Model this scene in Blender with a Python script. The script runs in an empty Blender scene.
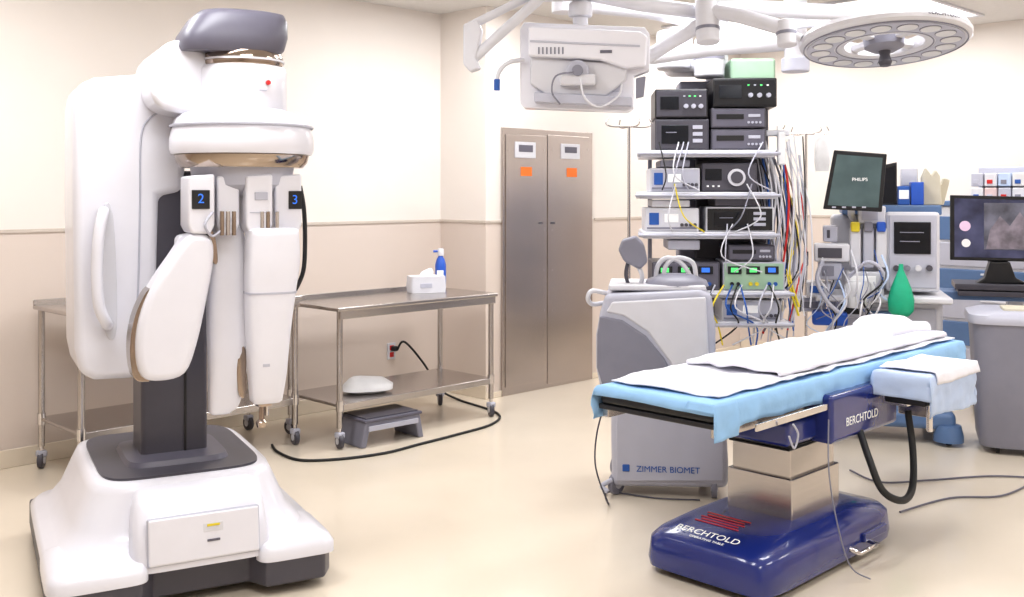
import bpy, bmesh, math, random
from mathutils import Vector, Matrix
random.seed(7)
F=1024.0; H=1.5; HY=193.0; CX=512.0
R2=math.sqrt(2)
sc=bpy.context.scene
COL=sc.collection
def rad(a): return math.radians(a)
def uv(u,v,z=0): return Vector(((u-v)/R2,(u+v)/R2,z))

# ---------------------------------------------------------------- materials
MATS={}
def srgb(c):
    return tuple((x/255/12.92 if x/255<=0.04045 else ((x/255+0.055)/1.055)**2.4) for x in c)
def mat(name,c,rough=.45,metal=0,emis=0,noise=.04,nscale=12,bump=0,coat=0,stretch=None):
    if name in MATS: return MATS[name]
    m=bpy.data.materials.new(name); m.use_nodes=True
    nt=m.node_tree; b=nt.nodes['Principled BSDF']
    col=srgb(c)
    tc=nt.nodes.new('ShaderNodeTexCoord'); no=nt.nodes.new('ShaderNodeTexNoise')
    no.inputs['Scale'].default_value=nscale; no.inputs['Detail'].default_value=3
    if stretch:
        mp=nt.nodes.new('ShaderNodeMapping'); mp.inputs['Scale'].default_value=stretch
        nt.links.new(tc.outputs['Object'],mp.inputs['Vector']); nt.links.new(mp.outputs['Vector'],no.inputs['Vector'])
    else: nt.links.new(tc.outputs['Object'],no.inputs['Vector'])
    cr=nt.nodes.new('ShaderNodeValToRGB')
    cr.color_ramp.elements[0].position=.3; cr.color_ramp.elements[1].position=.7
    cr.color_ramp.elements[0].color=(*[x*(1-noise) for x in col],1)
    cr.color_ramp.elements[1].color=(*[min(1,x*(1+noise)) for x in col],1)
    nt.links.new(no.outputs['Fac'],cr.inputs['Fac'])
    nt.links.new(cr.outputs['Color'],b.inputs['Base Color'])
    b.inputs['Roughness'].default_value=rough; b.inputs['Metallic'].default_value=metal
    b.inputs['Coat Weight'].default_value=coat
    if emis:
        nt.links.new(cr.outputs['Color'],b.inputs['Emission Color']); b.inputs['Emission Strength'].default_value=emis
    if bump:
        bp=nt.nodes.new('ShaderNodeBump'); bp.inputs['Strength'].default_value=bump; bp.inputs['Distance'].default_value=.01
        nt.links.new(no.outputs['Fac'],bp.inputs['Height']); nt.links.new(bp.outputs['Normal'],b.inputs['Normal'])
    MATS[name]=m; return m
def wallmat():
    m=mat('wall_paint',(236,229,223),.6,noise=.01,nscale=3,bump=.02)
    nt=m.node_tree; b=nt.nodes['Principled BSDF']
    g=nt.nodes.new('ShaderNodeNewGeometry'); s=nt.nodes.new('ShaderNodeSeparateXYZ')
    nt.links.new(g.outputs['Position'],s.inputs[0])
    gt=nt.nodes.new('ShaderNodeMath'); gt.operation='GREATER_THAN'; gt.inputs[1].default_value=1.29
    nt.links.new(s.outputs['Z'],gt.inputs[0])
    mx=nt.nodes.new('ShaderNodeMix'); mx.data_type='RGBA'
    mx.inputs[6].default_value=(*srgb((219,206,197)),1); 
    nt.links.new(gt.outputs[0],mx.inputs[0])
    src=[l for l in nt.links if l.to_socket==b.inputs['Base Color']][0].from_socket
    nt.links.new(src,mx.inputs[7]); nt.links.new(mx.outputs[2],b.inputs['Base Color'])
    return m
WALL=wallmat()
FLOOR=mat('floor_vinyl',(231,219,201),.22,noise=.02,nscale=2.5,coat=.3)
CEIL=mat('ceiling_tile',(222,219,216),.8,noise=.02,nscale=30)
TRIM=mat('trim_paint',(203,192,182),.5)
WHITE=mat('white_plastic',(228,228,237),.28,noise=.01,coat=.3)
OFFW=mat('offwhite_plastic',(214,214,221),.4,noise=.02)
LGRAY=mat('light_gray_plastic',(186,187,201),.4,noise=.02)
MGRAY=mat('mid_gray_plastic',(132,132,146),.42,noise=.03)
DGRAY=mat('dark_gray_plastic',(76,74,84),.4,noise=.04)
SGRAY=mat('slate_gray_plastic',(98,96,110),.38,noise=.03)
BLACK=mat('black_plastic',(26,26,30),.35,noise=.1)
BLKR=mat('black_rubber',(30,30,32),.6,noise=.1)
NAVY=mat('navy_enamel',(28,44,120),.22,noise=.04,coat=.6)
STEEL=mat('stainless_steel',(192,187,184),.26,1,noise=.03,nscale=3,stretch=(1,1,40))
STEELP=mat('steel_panel',(188,180,176),.22,1,noise=.05,nscale=1.4)
CHROME=mat('chrome',(215,212,212),.12,1,noise=.02)
BRONZE=mat('bronze_chrome',(172,158,146),.12,1,noise=.05)
SHEET=mat('white_sheet',(232,232,241),.85,noise=.02,nscale=20,bump=.4)
BLUE=mat('blue_drape',(152,196,238),.75,noise=.04,nscale=15,bump=.3)
PALEB=mat('pale_blue_drape',(190,207,236),.8,noise=.03,nscale=15,bump=.3)
SCRD=mat('dark_screen',(22,26,34),.12,noise=.2,nscale=8)
LEDB=mat('blue_led',(50,110,215),.3,emis=.8)
LEDG=mat('green_led',(90,220,120),.3,emis=.8)
LEDO=mat('orange_sticker',(240,120,40),.5)
REDM=mat('red_plastic',(200,40,40),.4)
GREENP=mat('pale_green_panel',(160,190,165),.4)
TEAL=mat('green_rubber',(20,170,130),.5,noise=.1)
BLUP=mat('blue_plastic',(40,90,190),.4)
DBLU=mat('steel_blue_panel',(90,118,160),.4)
YEL=mat('yellow_plastic',(225,205,50),.5)
LBLU=mat('label_blue',(40,90,170),.5)
LWHT=mat('label_white',(240,240,240),.6,emis=.15)
BEIGE=mat('beige_board',(205,198,180),.6)
CLEAR=mat('plastic_bag',(222,222,224),.3,noise=.05,bump=.4)

# ---------------------------------------------------------------- helpers
class G:
    def __init__(s,name,x,y,yaw=0,z=0,tilt=0):
        s.e=bpy.data.objects.new(name,None); COL.objects.link(s.e)
        s.e.empty_display_size=.1
        s.e.location=(x,y,z); s.e.rotation_euler=(rad(tilt),0,rad(yaw))
        s.M=Matrix.Translation((x,y,z))@Matrix.Rotation(rad(yaw),4,'Z')@Matrix.Rotation(rad(tilt),4,'X')
        s.Mi=s.M.inverted()
    def ray(s,px,py):
        o=s.Mi@Vector((0,0,H)); d=s.Mi.to_3x3()@Vector(((px-CX)/F,1,-(py-HY)/F)); return o,d
    def at(s,px,py,ly):
        o,d=s.ray(px,py); t=(ly-o.y)/d.y; return o+d*t
    def atz(s,px,py,z):
        o,d=s.ray(px,py); t=(z-o.z)/d.z; return o+d*t
    def dep(s,p): return (s.M@Vector(p)).y
def link(ob,g,m):
    COL.objects.link(ob)
    if m: ob.data.materials.append(m)
    if g is not None: ob.parent=g.e
    return ob
def fin(bm,name,g,m,bev=0,seg=3,ang=38,smooth=True):
    bmesh.ops.recalc_face_normals(bm,faces=bm.faces)
    me=bpy.data.meshes.new(name); bm.to_mesh(me); bm.free()
    if smooth:
        for p in me.polygons: p.use_smooth=True
        if ang<170: me.set_sharp_from_angle(angle=rad(ang))
    ob=bpy.data.objects.new(name,me); link(ob,g,m)
    if bev>0:
        md=ob.modifiers.new('bevel','BEVEL'); md.width=bev; md.segments=seg; md.limit_method='ANGLE'; md.angle_limit=rad(32); md.harden_normals=True
    return ob
def box(g,name,c,s,m,bev=.004,rot=None):
    bm=bmesh.new(); bmesh.ops.create_cube(bm,size=1)
    bmesh.ops.scale(bm,vec=Vector(s),verts=bm.verts)
    if rot:
        R=Matrix.Rotation(rad(rot[2]),3,'Z')@Matrix.Rotation(rad(rot[1]),3,'Y')@Matrix.Rotation(rad(rot[0]),3,'X')
        bmesh.ops.rotate(bm,cent=(0,0,0),matrix=R,verts=bm.verts)
    bmesh.ops.translate(bm,vec=Vector(c),verts=bm.verts)
    return fin(bm,name,g,m,min(bev,min(s)*.45))
def box2(g,name,a,b,m,bev=.004):
    c=[(a[i]+b[i])/2 for i in range(3)]; s=[abs(a[i]-b[i]) for i in range(3)]
    return box(g,name,c,s,m,bev)
def rect(g,name,x0,y0,x1,y1,ly,depth,m,bev=.004):
    a=g.at(x0,(y0+y1)/2,ly); b=g.at(x1,(y0+y1)/2,ly)
    t=g.at((x0+x1)/2,y0,ly); q=g.at((x0+x1)/2,y1,ly)
    return box2(g,name,(a.x,ly,t.z),(b.x,ly+depth,q.z),m,bev)
def prism(g,name,pts,a0,a1,m,bev=.005,axis='y',seg=3):
    bm=bmesh.new()
    def P(p,a):
        return {'y':(p[0],a,p[1]),'x':(a,p[0],p[1]),'z':(p[0],p[1],a)}[axis]
    v0=[bm.verts.new(P(p,a0)) for p in pts]; v1=[bm.verts.new(P(p,a1)) for p in pts]
    bm.faces.new(v0); bm.faces.new(v1[::-1])
    n=len(pts)
    for i in range(n): bm.faces.new((v0[i],v0[(i+1)%n],v1[(i+1)%n],v1[i]))
    return fin(bm,name,g,m,bev,seg)
def pxprism(g,name,pp,ly,depth,m,bev=.005,sm=0,seg=3):
    pts=[]
    for p in pp:
        q=g.at(p[0],p[1],ly); pts.append((q.x,q.z))
    if sm: pts=closed_spline(pts,sm)
    return prism(g,name,pts,ly,ly+depth,m,bev,'y',seg)
def cr(p0,p1,p2,p3,t):
    return tuple(.5*((2*b)+(-a+c)*t+(2*a-5*b+4*c-d)*t*t+(-a+3*b-3*c+d)*t**3) for a,b,c,d in zip(p0,p1,p2,p3))
def closed_spline(pts,n):
    out=[];N=len(pts)
    for i in range(N):
        for k in range(n): out.append(cr(pts[(i-1)%N],pts[i],pts[(i+1)%N],pts[(i+2)%N],k/n))
    return out
def open_spline(pts,n):
    P=[tuple(p) for p in pts]; P=[P[0]]+P+[P[-1]]; out=[]
    for i in range(1,len(P)-2):
        for k in range(n): out.append(cr(P[i-1],P[i],P[i+1],P[i+2],k/n))
    out.append(P[-1]); return out
def cyl(g,name,p0,p1,r,m,r2=None,seg=28,bev=0):
    p0=Vector(p0);p1=Vector(p1);d=p1-p0
    bm=bmesh.new(); bmesh.ops.create_cone(bm,cap_ends=True,segments=seg,radius1=r,radius2=r if r2 is None else r2,depth=d.length)
    q=d.to_track_quat('Z','Y').to_matrix().to_4x4()
    bmesh.ops.transform(bm,matrix=Matrix.Translation((p0+p1)/2)@q,verts=bm.verts)
    return fin(bm,name,g,m,bev)
def tube(g,name,pts,r,m,n=8,cyclic=False):
    P=open_spline(pts,n) if n>1 and len(pts)>2 else [tuple(p) for p in pts]
    cu=bpy.data.curves.new(name,'CURVE'); cu.dimensions='3D'; cu.bevel_depth=r; cu.bevel_resolution=3; cu.use_fill_caps=True
    s=cu.splines.new('POLY'); s.points.add(len(P)-1)
    for i,p in enumerate(P): s.points[i].co=(*p,1)
    s.use_cyclic_u=cyclic; s.use_smooth=True
    ob=bpy.data.objects.new(name,cu); return link(ob,g,m)
def lathe(g,name,prof,c,m,seg=48,ang=38):
    bm=bmesh.new(); rings=[]
    for r,z in prof:
        if r<1e-5: rings.append([bm.verts.new((c[0],c[1],c[2]+z))])
        else: rings.append([bm.verts.new((c[0]+r*math.cos(2*math.pi*i/seg),c[1]+r*math.sin(2*math.pi*i/seg),c[2]+z)) for i in range(seg)])
    for a,b in zip(rings,rings[1:]):
        for i in range(seg):
            j=(i+1)%seg
            if len(a)==1 and len(b)==1: continue
            if len(a)==1: bm.faces.new((a[0],b[i],b[j]))
            elif len(b)==1: bm.faces.new((a[i],a[j],b[0]))
            else: bm.faces.new((a[i],a[j],b[j],b[i]))
    return fin(bm,name,g,m,0,ang=ang)
def sring(cx,cy,hx,hy,z,n=40,p=4):
    o=[]
    for i in range(n):
        t=2*math.pi*i/n; c=math.cos(t); s=math.sin(t)
        o.append((cx+hx*math.copysign(abs(c)**(2/p),c),cy+hy*math.copysign(abs(s)**(2/p),s),z))
    return o
def loft(g,name,rings,m,ang=50,bev=0):
    bm=bmesh.new(); R=[[bm.verts.new(p) for p in r] for r in rings]; n=len(R[0])
    bm.faces.new(R[0][::-1]); bm.faces.new(R[-1])
    for a,b in zip(R,R[1:]):
        for i in range(n): bm.faces.new((a[i],a[(i+1)%n],b[(i+1)%n],b[i]))
    return fin(bm,name,g,m,bev,ang=ang)
def armloft(g,name,secs,ly,m,p=3,cap=.02):
    S=[]
    for (px,py,w,dm) in secs:
        c=g.at(px,py,ly); hx=w/2*g.dep(c)/F; S.append((c.x,c.y,c.z,hx,dm/2))
    a=S[0]; b=S[-1]
    R=[sring(a[0],a[1],a[3]*.55,a[4]*.55,a[2]+cap,p=p),sring(a[0],a[1],a[3]*.85,a[4]*.85,a[2]+cap*.75,p=p)]
    SS=open_spline(S,4)
    for s in SS: R.append(sring(s[0],s[1],s[3],s[4],s[2],p=p))
    R+= [sring(b[0],b[1],b[3]*.85,b[4]*.85,b[2]-cap*.75,p=p),sring(b[0],b[1],b[3]*.55,b[4]*.55,b[2]-cap,p=p)]
    return loft(g,name,R,m,ang=60)
def text(g,name,body,loc,size,m,rot=(90,0,0)):
    cu=bpy.data.curves.new(name,'FONT'); cu.body=body; cu.size=size; cu.align_x='CENTER'; cu.align_y='CENTER'; cu.extrude=.0005
    ob=bpy.data.objects.new(name,cu); ob.location=loc; ob.rotation_euler=[rad(a) for a in rot]
    return link(ob,g,m)
def caster(g,name,x,y,r=.05,m=None):
    a=rad(random.uniform(-40,40)); d=Vector((math.cos(a),math.sin(a),0))
    c=Vector((x,y,r))
    cyl(g,name+'_wheel',c-d*.014,c+d*.014,r,m or DGRAY,bev=.004)
    cyl(g,name+'_hub',c-d*.018,c+d*.018,r*.45,OFFW)
    box(g,name+'_fork',(x,y,r*1.75),(.05,.05,r*.8),LGRAY,.01)
    cyl(g,name+'_stem',(x,y,r*2),(x,y,r*2.7),.012,CHROME)

# ---------------------------------------------------------------- room
UA0,UR,UB=-2.0,8.5,5.13; VA,VB,V0=5.9,5.4,-2.5; CZ=2.86
def uvbox(name,u0,u1,v0,v1,z0,z1,m,bev=0):
    bm=bmesh.new(); bmesh.ops.create_cube(bm,size=1)
    bmesh.ops.scale(bm,vec=(abs(u1-u0),abs(v1-v0),abs(z1-z0)),verts=bm.verts)
    bmesh.ops.rotate(bm,cent=(0,0,0),matrix=Matrix.Rotation(rad(45),3,'Z'),verts=bm.verts)
    bmesh.ops.translate(bm,vec=uv((u0+u1)/2,(v0+v1)/2,(z0+z1)/2),verts=bm.verts)
    return fin(bm,name,None,m,bev)
T=.12
uvbox('floor',UA0-T,UR+T,V0-T,VA+T,-.1,0,FLOOR)
uvbox('ceiling',UA0-T,UR+T,V0-T,VA+T,CZ,CZ+.1,CEIL)
uvbox('wall_left',UA0,UB,VA,VA+T,0,CZ,WALL)
uvbox('wall_return',UB,UB+T,VB+T,VA+T,0,CZ,WALL)
uvbox('wall_back',UB,UR+T,VB,VB+T,0,CZ,WALL)
uvbox('wall_right',UR,UR+T,V0,VB,0,CZ,WALL)
uvbox('wall_front',UA0,UR,V0-T,V0,0,CZ,WALL)
uvbox('wall_side',UA0-T,UA0,V0,VA,0,CZ,WALL)
uvbox('trim_1',UA0,UB,VA-.008,VA,1.28,1.3,TRIM,.002)
uvbox('trim_2',UB-.008,UB,VB-.008,VA-.008,1.28,1.3,TRIM,.002)
uvbox('trim_3',UB,5.28,VB-.008,VB,1.28,1.3,TRIM,.002)
uvbox('trim_4',6.34,UR,VB-.008,VB,1.28,1.3,TRIM,.002)
uvbox('trim_5',UR-.008,UR,V0,VB-.01,1.28,1.3,TRIM,.002)
uvbox('baseboard_left',UA0,UB-.02,VA-.012,VA,0,.1,FLOOR,.004)
uvbox('baseboard_return',UB-.012,UB,VB-.012,VA-.012,0,.1,FLOOR,.004)
uvbox('baseboard_back',UB,UR-.012,VB-.012,VB,0,.045,FLOOR,.004)
uvbox('baseboard_right',UR-.012,UR,V0,VB-.012,0,.1,FLOOR,.004)
# ceiling troffers
PANEL=mat('troffer_diffuser',(255,252,248),.6,emis=1.5,noise=.005)
k=0
for u,en in ((1.4,29),(4.6,32),(7.4,19)):
    for v in (-.8,1.6,3.3,4.7):
        p=uv(u,v)
        g=G('ceiling_light' if k==0 else 'ceiling_light.%03d'%k,p.x,p.y,45,CZ)
        box(g,'frame_a',(0,.32,-.008),(1.3,.03,.016),OFFW,.003); box(g,'frame_b',(0,-.32,-.008),(1.3,.03,.016),OFFW,.003)
        box(g,'frame_c',(.635,0,-.008),(.03,.61,.016),OFFW,.003); box(g,'frame_d',(-.635,0,-.008),(.03,.61,.016),OFFW,.003)
        box(g,'diffuser',(0,0,-.003),(1.24,.61,.004),PANEL,0)
        la=bpy.data.lights.new('troffer_area','AREA'); la.shape='RECTANGLE'; la.size=1.2; la.size_y=.58; la.energy=en; la.color=(.975,.985,1)
        lo=bpy.data.objects.new('lamp',la); lo.location=(0,0,-.02); COL.objects.link(lo); lo.parent=g.e
        k+=1

# ---------------------------------------------------------------- steel wall cabinets
p=uv(5.8,VB-.002); g=G('steel_wall_cabinet',p.x,p.y,45)
rect(g,'frame',502.5,130,592.5,388,-.02,.02,STEELP,.003)
rect(g,'door_l',506,135,547,384,-.028,.012,STEELP,.003)
rect(g,'door_r',548,136,589.5,380,-.028,.012,STEELP,.003)
for n,(a,b,c,d) in {'l':(516,142,536,158),'r':(562,144,580,159)}.items():
    rect(g,'display_bezel_'+n,a,b,c,d,-.04,.014,OFFW,.003)
    rect(g,'display_lcd_'+n,a+3,b+3,c-3,d-6,-.042,.004,SGRAY,.001)
rect(g,'sticker_l',521,167,532,176,-.031,.004,LEDO,.001); rect(g,'sticker_r',567,168,577,177,-.031,.004,LEDO,.001)
for i in range(6):
    for xx in (508.5,544,552.5,587.5):
        q=g.at(xx,150+i*40,-.028); cyl(g,'rivet_%d_%d'%(i,xx),(q.x,-.026,q.z),(q.x,-.032,q.z),.005,CHROME,seg=10)
for n,x in (('l',541),('r',553)):
    rect(g,'finger_pull_'+n,x-2,222,x+2,224,-.031,.006,DGRAY,.001)

# ---------------------------------------------------------------- steel tables
def steel_table(name,u0,u1,v0,v1,z,shelf):
    p=uv(u0,v0); g=G(name,p.x,p.y,45); L=u1-u0; W=v1-v0
    box(g,'top',(L/2,W/2,z-.0125),(L,W,.025),STEEL,.008)
    box(g,'apron_front',(L/2,.015,z-.045),(L-.04,.02,.05),STEEL,.003)
    box(g,'top_lip_back',(L/2,W-.01,z+.012),(L,.012,.03),STEEL,.004)
    box(g,'shelf',(L/2,W/2,shelf),(L-.05,W-.05,.02),STEEL,.006)
    box(g,'shelf_lip',(L/2,.03,shelf-.012),(L-.08,.012,.04),STEEL,.003)
    for i,(x,y) in enumerate([(.035,.035),(L-.035,.035),(.035,W-.035),(L-.035,W-.035)]):
        cyl(g,'leg_%d'%i,(x,y,.12),(x,y,z-.02),.018,STEEL); caster(g,'caster_%d'%i,x,y,.045,DGRAY)
        cyl(g,'collar_%d'%i,(x,y,shelf-.03),(x,y,shelf+.03),.023,CHROME)
    return g
steel_table('steel_table',3.50,4.80,4.93,5.52,.83,.25)
steel_table('steel_table',2.10,3.44,5.2,5.8,.89,.27)

# tissue box + spray bottle on the table
q=uv(4.48,5.3,.831)
g=G('glove_box',q.x,q.y,20,.831)
loft(g,'box',[sring(0,0,.12,.075,0,p=8),sring(0,0,.125,.077,.04,p=8),sring(0,0,.12,.075,.11,p=8),sring(0,0,.06,.04,.115,p=3)],OFFW)
loft(g,'paper',[sring(0,0,.05,.02,.11,p=2),sring(.01,0,.04,.015,.14,p=2),sring(.03,0,.01,.005,.16,p=2)],SHEET)
box(g,'label',(-.02,-.078,.05),(.08,.004,.03),LGRAY,.001)
q=uv(4.67,5.37,.831); g=G('spray_bottle',q.x,q.y,0,.831)
lathe(g,'body',[(0,0),(.036,0),(.038,.02),(.038,.17),(.028,.21),(.016,.23),(.016,.24),(0,.24)],(0,0,0),BLUP)
lathe(g,'cap',[(0,.235),(.022,.235),(.022,.27),(.018,.285),(0,.285)],(0,0,0),OFFW)
box(g,'label',(0,-.036,.1),(.045,.01,.07),LWHT,.002)
cyl(g,'nozzle',(0,0,.265),(-.05,-.01,.265),.008,BLUP)
# bag on shelf
q=uv(3.87,5.15); g=G('plastic_supply_bag',q.x,q.y,20,.261)
loft(g,'bag',[sring(0,0,.10,.07,0,p=2.6),sring(0,0,.16,.11,.02,p=2.8),sring(.01,0,.155,.10,.05,p=2.5),sring(0,.01,.11,.07,.085,p=2.2),sring(-.05,0,.04,.03,.10,p=2)],CLEAR)
tube(g,'bag_fold',[(-.12,-.03,.06),(-.03,-.05,.085),(.06,-.02,.085),(.12,.02,.06)],.006,CLEAR)
tube(g,'bag_fold_b',[(-.08,-.09,.03),(.02,-.08,.06),(.1,-.07,.04)],.005,CLEAR)
# step stool under
q=uv(3.84,4.98); g=G('step_stool',q.x,q.y,42)
prism(g,'body',[(-.22,.0),(-.18,.0),(-.16,.09),(.18,.09),(.2,.0),(.24,.0),(.21,.15),(-.19,.15)],-.13,.13,MGRAY,.01)
box(g,'top',(.01,0,.155),(.42,.28,.02),SGRAY,.008); box(g,'mat',(.01,0,.168),(.38,.24,.008),DGRAY,.003)
box(g,'rail',(.01,-.135,.11),(.36,.012,.03),LGRAY,.003)
# outlet
q=uv(4.62,VA-.001); g=G('wall_outlet',q.x,q.y,45)
pt=g.at(391,351,0)
box(g,'plate',(pt.x,-.004,pt.z),(.075,.008,.12),OFFW,.003); box(g,'socket_a',(pt.x,-.01,pt.z+.025),(.035,.006,.035),REDM,.004)
box(g,'socket_b',(pt.x,-.01,pt.z-.025),(.035,.006,.035),REDM,.004); box(g,'plug',(pt.x+.01,-.03,pt.z+.02),(.04,.045,.035),BLKR,.008)
c0=g.M@Vector((pt.x+.02,-.05,pt.z+.015))
g=G('power_cable',0,0)
def fl(px,py,z=.008): 
    d=(H-z)*F/(py-HY); return Vector(((px-CX)/F*d,d,z))
tube(g,'cable_drop',[c0,uv(4.7,5.80,.42),uv(4.86,5.78,.25),uv(4.95,5.7,.06),uv(4.95,5.5,.01),fl(497,413),fl(492,424),fl(455,435),fl(420,444),fl(385,453),fl(340,459),fl(300,460),fl(278,452),fl(272,445)],.008,BLKR)

# ---------------------------------------------------------------- surgical robot
g=G('surgical_robot',-1.41,4.23,28)
sk=[(-.5,.6),(-.5,-.55),(-.46,-.62),(-.2,-.62),(-.15,-.53),(.19,-.53),(.24,-.62),(.46,-.62),(.5,-.55),(.5,.6)]
prism(g,'skirt',sk,.035,.15,DGRAY,.012,'z')
def foot(x0,x1,name):
    cx=(x0+x1)/2; hx=(x1-x0)/2
    loft(g,name,[sring(cx,-.43,hx,.2,.13,p=7),sring(cx,-.43,hx,.2,.165,p=7),sring(cx,-.425,hx-.015,.185,.19,p=7),sring(cx,-.41,hx-.06,.15,.205,p=5)],WHITE,60)
foot(-.51,-.17,'foot_l'); foot(.21,.51,'foot_r')
loft(g,'base_shell',[sring(0,.03,.505,.565,.145,n=64,p=8),sring(0,.03,.508,.565,.17,n=64,p=8),sring(0,.03,.49,.555,.19,n=64,p=7),sring(0,.03,.45,.525,.205,n=64,p=6),sring(0,.03,.40,.485,.27,n=64,p=6),sring(0,.03,.35,.44,.39,n=64,p=6),sring(0,.03,.335,.43,.42,n=64,p=6),sring(0,.03,.315,.41,.427,n=64,p=6)],WHITE,60)
loft(g,'deck',[sring(0,.03,.30,.395,.424,n=64,p=6),sring(0,.03,.30,.395,.436,n=64,p=6)],DGRAY)
loft(g,'deck_inner',[sring(0,-.02,.2,.22,.435,n=48,p=6),sring(0,-.02,.19,.21,.455,n=48,p=6)],SGRAY)
for i,(x,y) in enumerate([(-.4,-.45),(.4,-.45),(-.4,.45),(.4,.45)]): cyl(g,'wheel_%d'%i,(x-.02,y,.05),(x+.02,y,.05),.05,BLKR,bev=.006)
# sloped nose with panel
loft(g,'nose',[sring(.02,-.43,.25,.165,.15,n=48,p=7),sring(.02,-.43,.25,.165,.2,n=48,p=7),sring(.02,-.40,.235,.145,.34,n=48,p=7),sring(.02,-.37,.22,.11,.395,n=48,p=6),sring(.02,-.35,.20,.07,.41,n=48,p=5)],WHITE,60)
box(g,'nose_panel',(.02,-.584,.255),(.40,.02,.17),LGRAY,.009,rot=(-7,0,0))
box(g,'nose_panel_face',(.02,-.587,.255),(.394,.02,.164),WHITE,.009,rot=(-7,0,0))
box(g,'panel_label',(.05,-.592,.285),(.07,.006,.03),OFFW,.001,rot=(-7,0,0)); box(g,'panel_sticker',(.05,-.594,.293),(.045,.006,.008),YEL,.001,rot=(-7,0,0))
box(g,'panel_sticker_b',(.05,-.600,.24),(.045,.006,.008),SGRAY,.001,rot=(-7,0,0))
# column
box(g,'column',(0,.02,1.0),(.26,.24,1.18),DGRAY,.02)
box(g,'column_groove',(.04,-.102,1.0),(.01,.006,1.1),BLACK,.002)
# rear tower cover
pxprism(g,'tower_cover',[(73,104),(78,84),(95,77),(150,73),(186,74),(188,150),(184,192),(160,197),(157,300),(148,364),(136,379),(95,381),(80,374),(75,350),(73,200)],-.12,.42,WHITE,.035,seg=5)
qs=[g.at(x,y,-.121) for x,y in ((170,108),(150,118),(141,138),(140,200),(138,290),(133,372))]
tube(g,'tower_seam',qs,.004,LGRAY)
# handle
q=[g.at(104,212,-.13),g.at(103,214,-.19),g.at(99,235,-.205),g.at(97,270,-.205),g.at(99,305,-.205),g.at(106,322,-.19),g.at(108,325,-.13)]
tube(g,'grab_handle',q,.022,WHITE)
pxprism(g,'handle_recess',[(101,218),(113,214),(117,328),(104,326)],-.125,.01,OFFW,.004,sm=5)
# overhead boom arm
pxprism(g,'boom_arm',[(150,74),(156,54),(166,42),(182,38),(212,54),(225,62),(275,62),(275,112),(182,114),(160,108),(150,96)],-.34,.5,WHITE,.035,seg=5)
# head cap
c=g.at(240,35,-.3)
def zz(py): return g.at(240,py,-.3).z
cx=c.x
loft(g,'head_cap',[sring(cx-.045,-.27,.19,.17,zz(56),p=3.6),sring(cx-.04,-.27,.205,.18,zz(51),p=3.6),sring(cx-.025,-.27,.205,.18,zz(38),p=3.6),sring(cx-.005,-.27,.185,.165,zz(22),p=3.6),sring(cx+.005,-.27,.165,.145,zz(15),p=3.4),sring(cx+.005,-.27,.13,.11,zz(12.5),p=3)],SGRAY,60)
dc=(cx+.01,-.3,0)
lathe(g,'head_ring',[(0,zz(70)),(.15,zz(70)),(.158,zz(66)),(.158,zz(58)),(.15,zz(54)),(0,zz(54))],dc,BRONZE)
lathe(g,'head_band',[(.159,zz(63)),(.163,zz(63)),(.163,zz(61)),(.159,zz(61))],dc,WHITE)
lathe(g,'head_drum',[(0,zz(112)),(.165,zz(118)),(.172,zz(112)),(.172,zz(72)),(.165,zz(68)),(0,zz(68))],dc,WHITE)
q=g.at(267,83,-.45); cyl(g,'red_light',(q.x,-.43,q.z),(q.x,-.475,q.z),.009,REDM)
box(g,'drum_logo',(q.x-.02,-.468,q.z-.03),(.03,.006,.005),LGRAY,.001)
lathe(g,'swivel_skirt',[(0,zz(108)),(.17,zz(110)),(.24,zz(116)),(.262,zz(122)),(.278,zz(140)),(.278,zz(150)),(.27,zz(155)),(0,zz(156))],dc,WHITE)
lathe(g,'swivel_groove',[(.273,zz(129)),(.2785,zz(128)),(.2785,zz(126.5)),(.27,zz(126.5))],dc,LGRAY)
lathe(g,'swivel_ring',[(0,zz(168)),(.235,zz(168)),(.252,zz(163)),(.26,zz(156)),(.25,zz(153)),(0,zz(153))],dc,BRONZE)
lathe(g,'cluster_hub',[(0,zz(200)),(.14,zz(196)),(.19,zz(185)),(.2,zz(168)),(0,zz(166))],dc,LGRAY)
# instrument modules
for n,(a,b,w) in {'a':(188,215,52),'b':(217,240,0),'c':(246,273,0),'d':(275,302,0)}.items():
    ly=-.5 if n in 'ac' else -.46
    pxprism(g,'module_'+n,[(a,176),(b,174),(b,225),(b-4,234),(a+4,234),(a,226)],ly,.16,WHITE,.01)
rect(g,'screen_a',192,190,210,209,-.506,.008,BLACK,.002); rect(g,'screen_d',289,191,302,209,-.466,.008,BLACK,.002)
q=g.at(201,199,-.508); text(g,'screen_a_digit','2',(q.x,-.509,q.z),.05,LEDB); q=g.at(295,200,-.468); text(g,'screen_d_digit','3',(q.x,-.469,q.z),.05,LEDB)
rect(g,'screen_b',255,192,268,200,-.505,.006,LGRAY,.002); rect(g,'module_groove',250,212,270,213,-.503,.006,LGRAY,.001)
for i,x in enumerate((222,228,234,262,268,277)):
    q=g.at(x,222,-.5); cyl(g,'clamp_%d'%i,(q.x,-.5,q.z+.04),(q.x,-.5,q.z-.05),.008,CHROME if i%2 else BRONZE)
# hanging arms
armloft(g,'arm_inner',[(226,226,30,.1),(228,260,38,.12),(229,320,42,.12),(228,360,38,.12),(224,402,30,.09),(220,411,22,.08)],-.36,WHITE,p=4,cap=.01)
armloft(g,'arm_front',[(272,230,50,.13),(272,262,52,.14),(270,292,48,.135),(268,330,42,.13),(267,372,36,.12),(266,400,30,.09)],-.47,WHITE,p=4.5,cap=.01)
armloft(g,'arm_front_seam',[(270,291,49.5,.139),(270,293,49.3,.138)],-.47,LGRAY,p=4.5,cap=.002)
rect(g,'arm_front_label',263,364,270,367,-.533,.004,LGRAY,.001)
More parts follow.
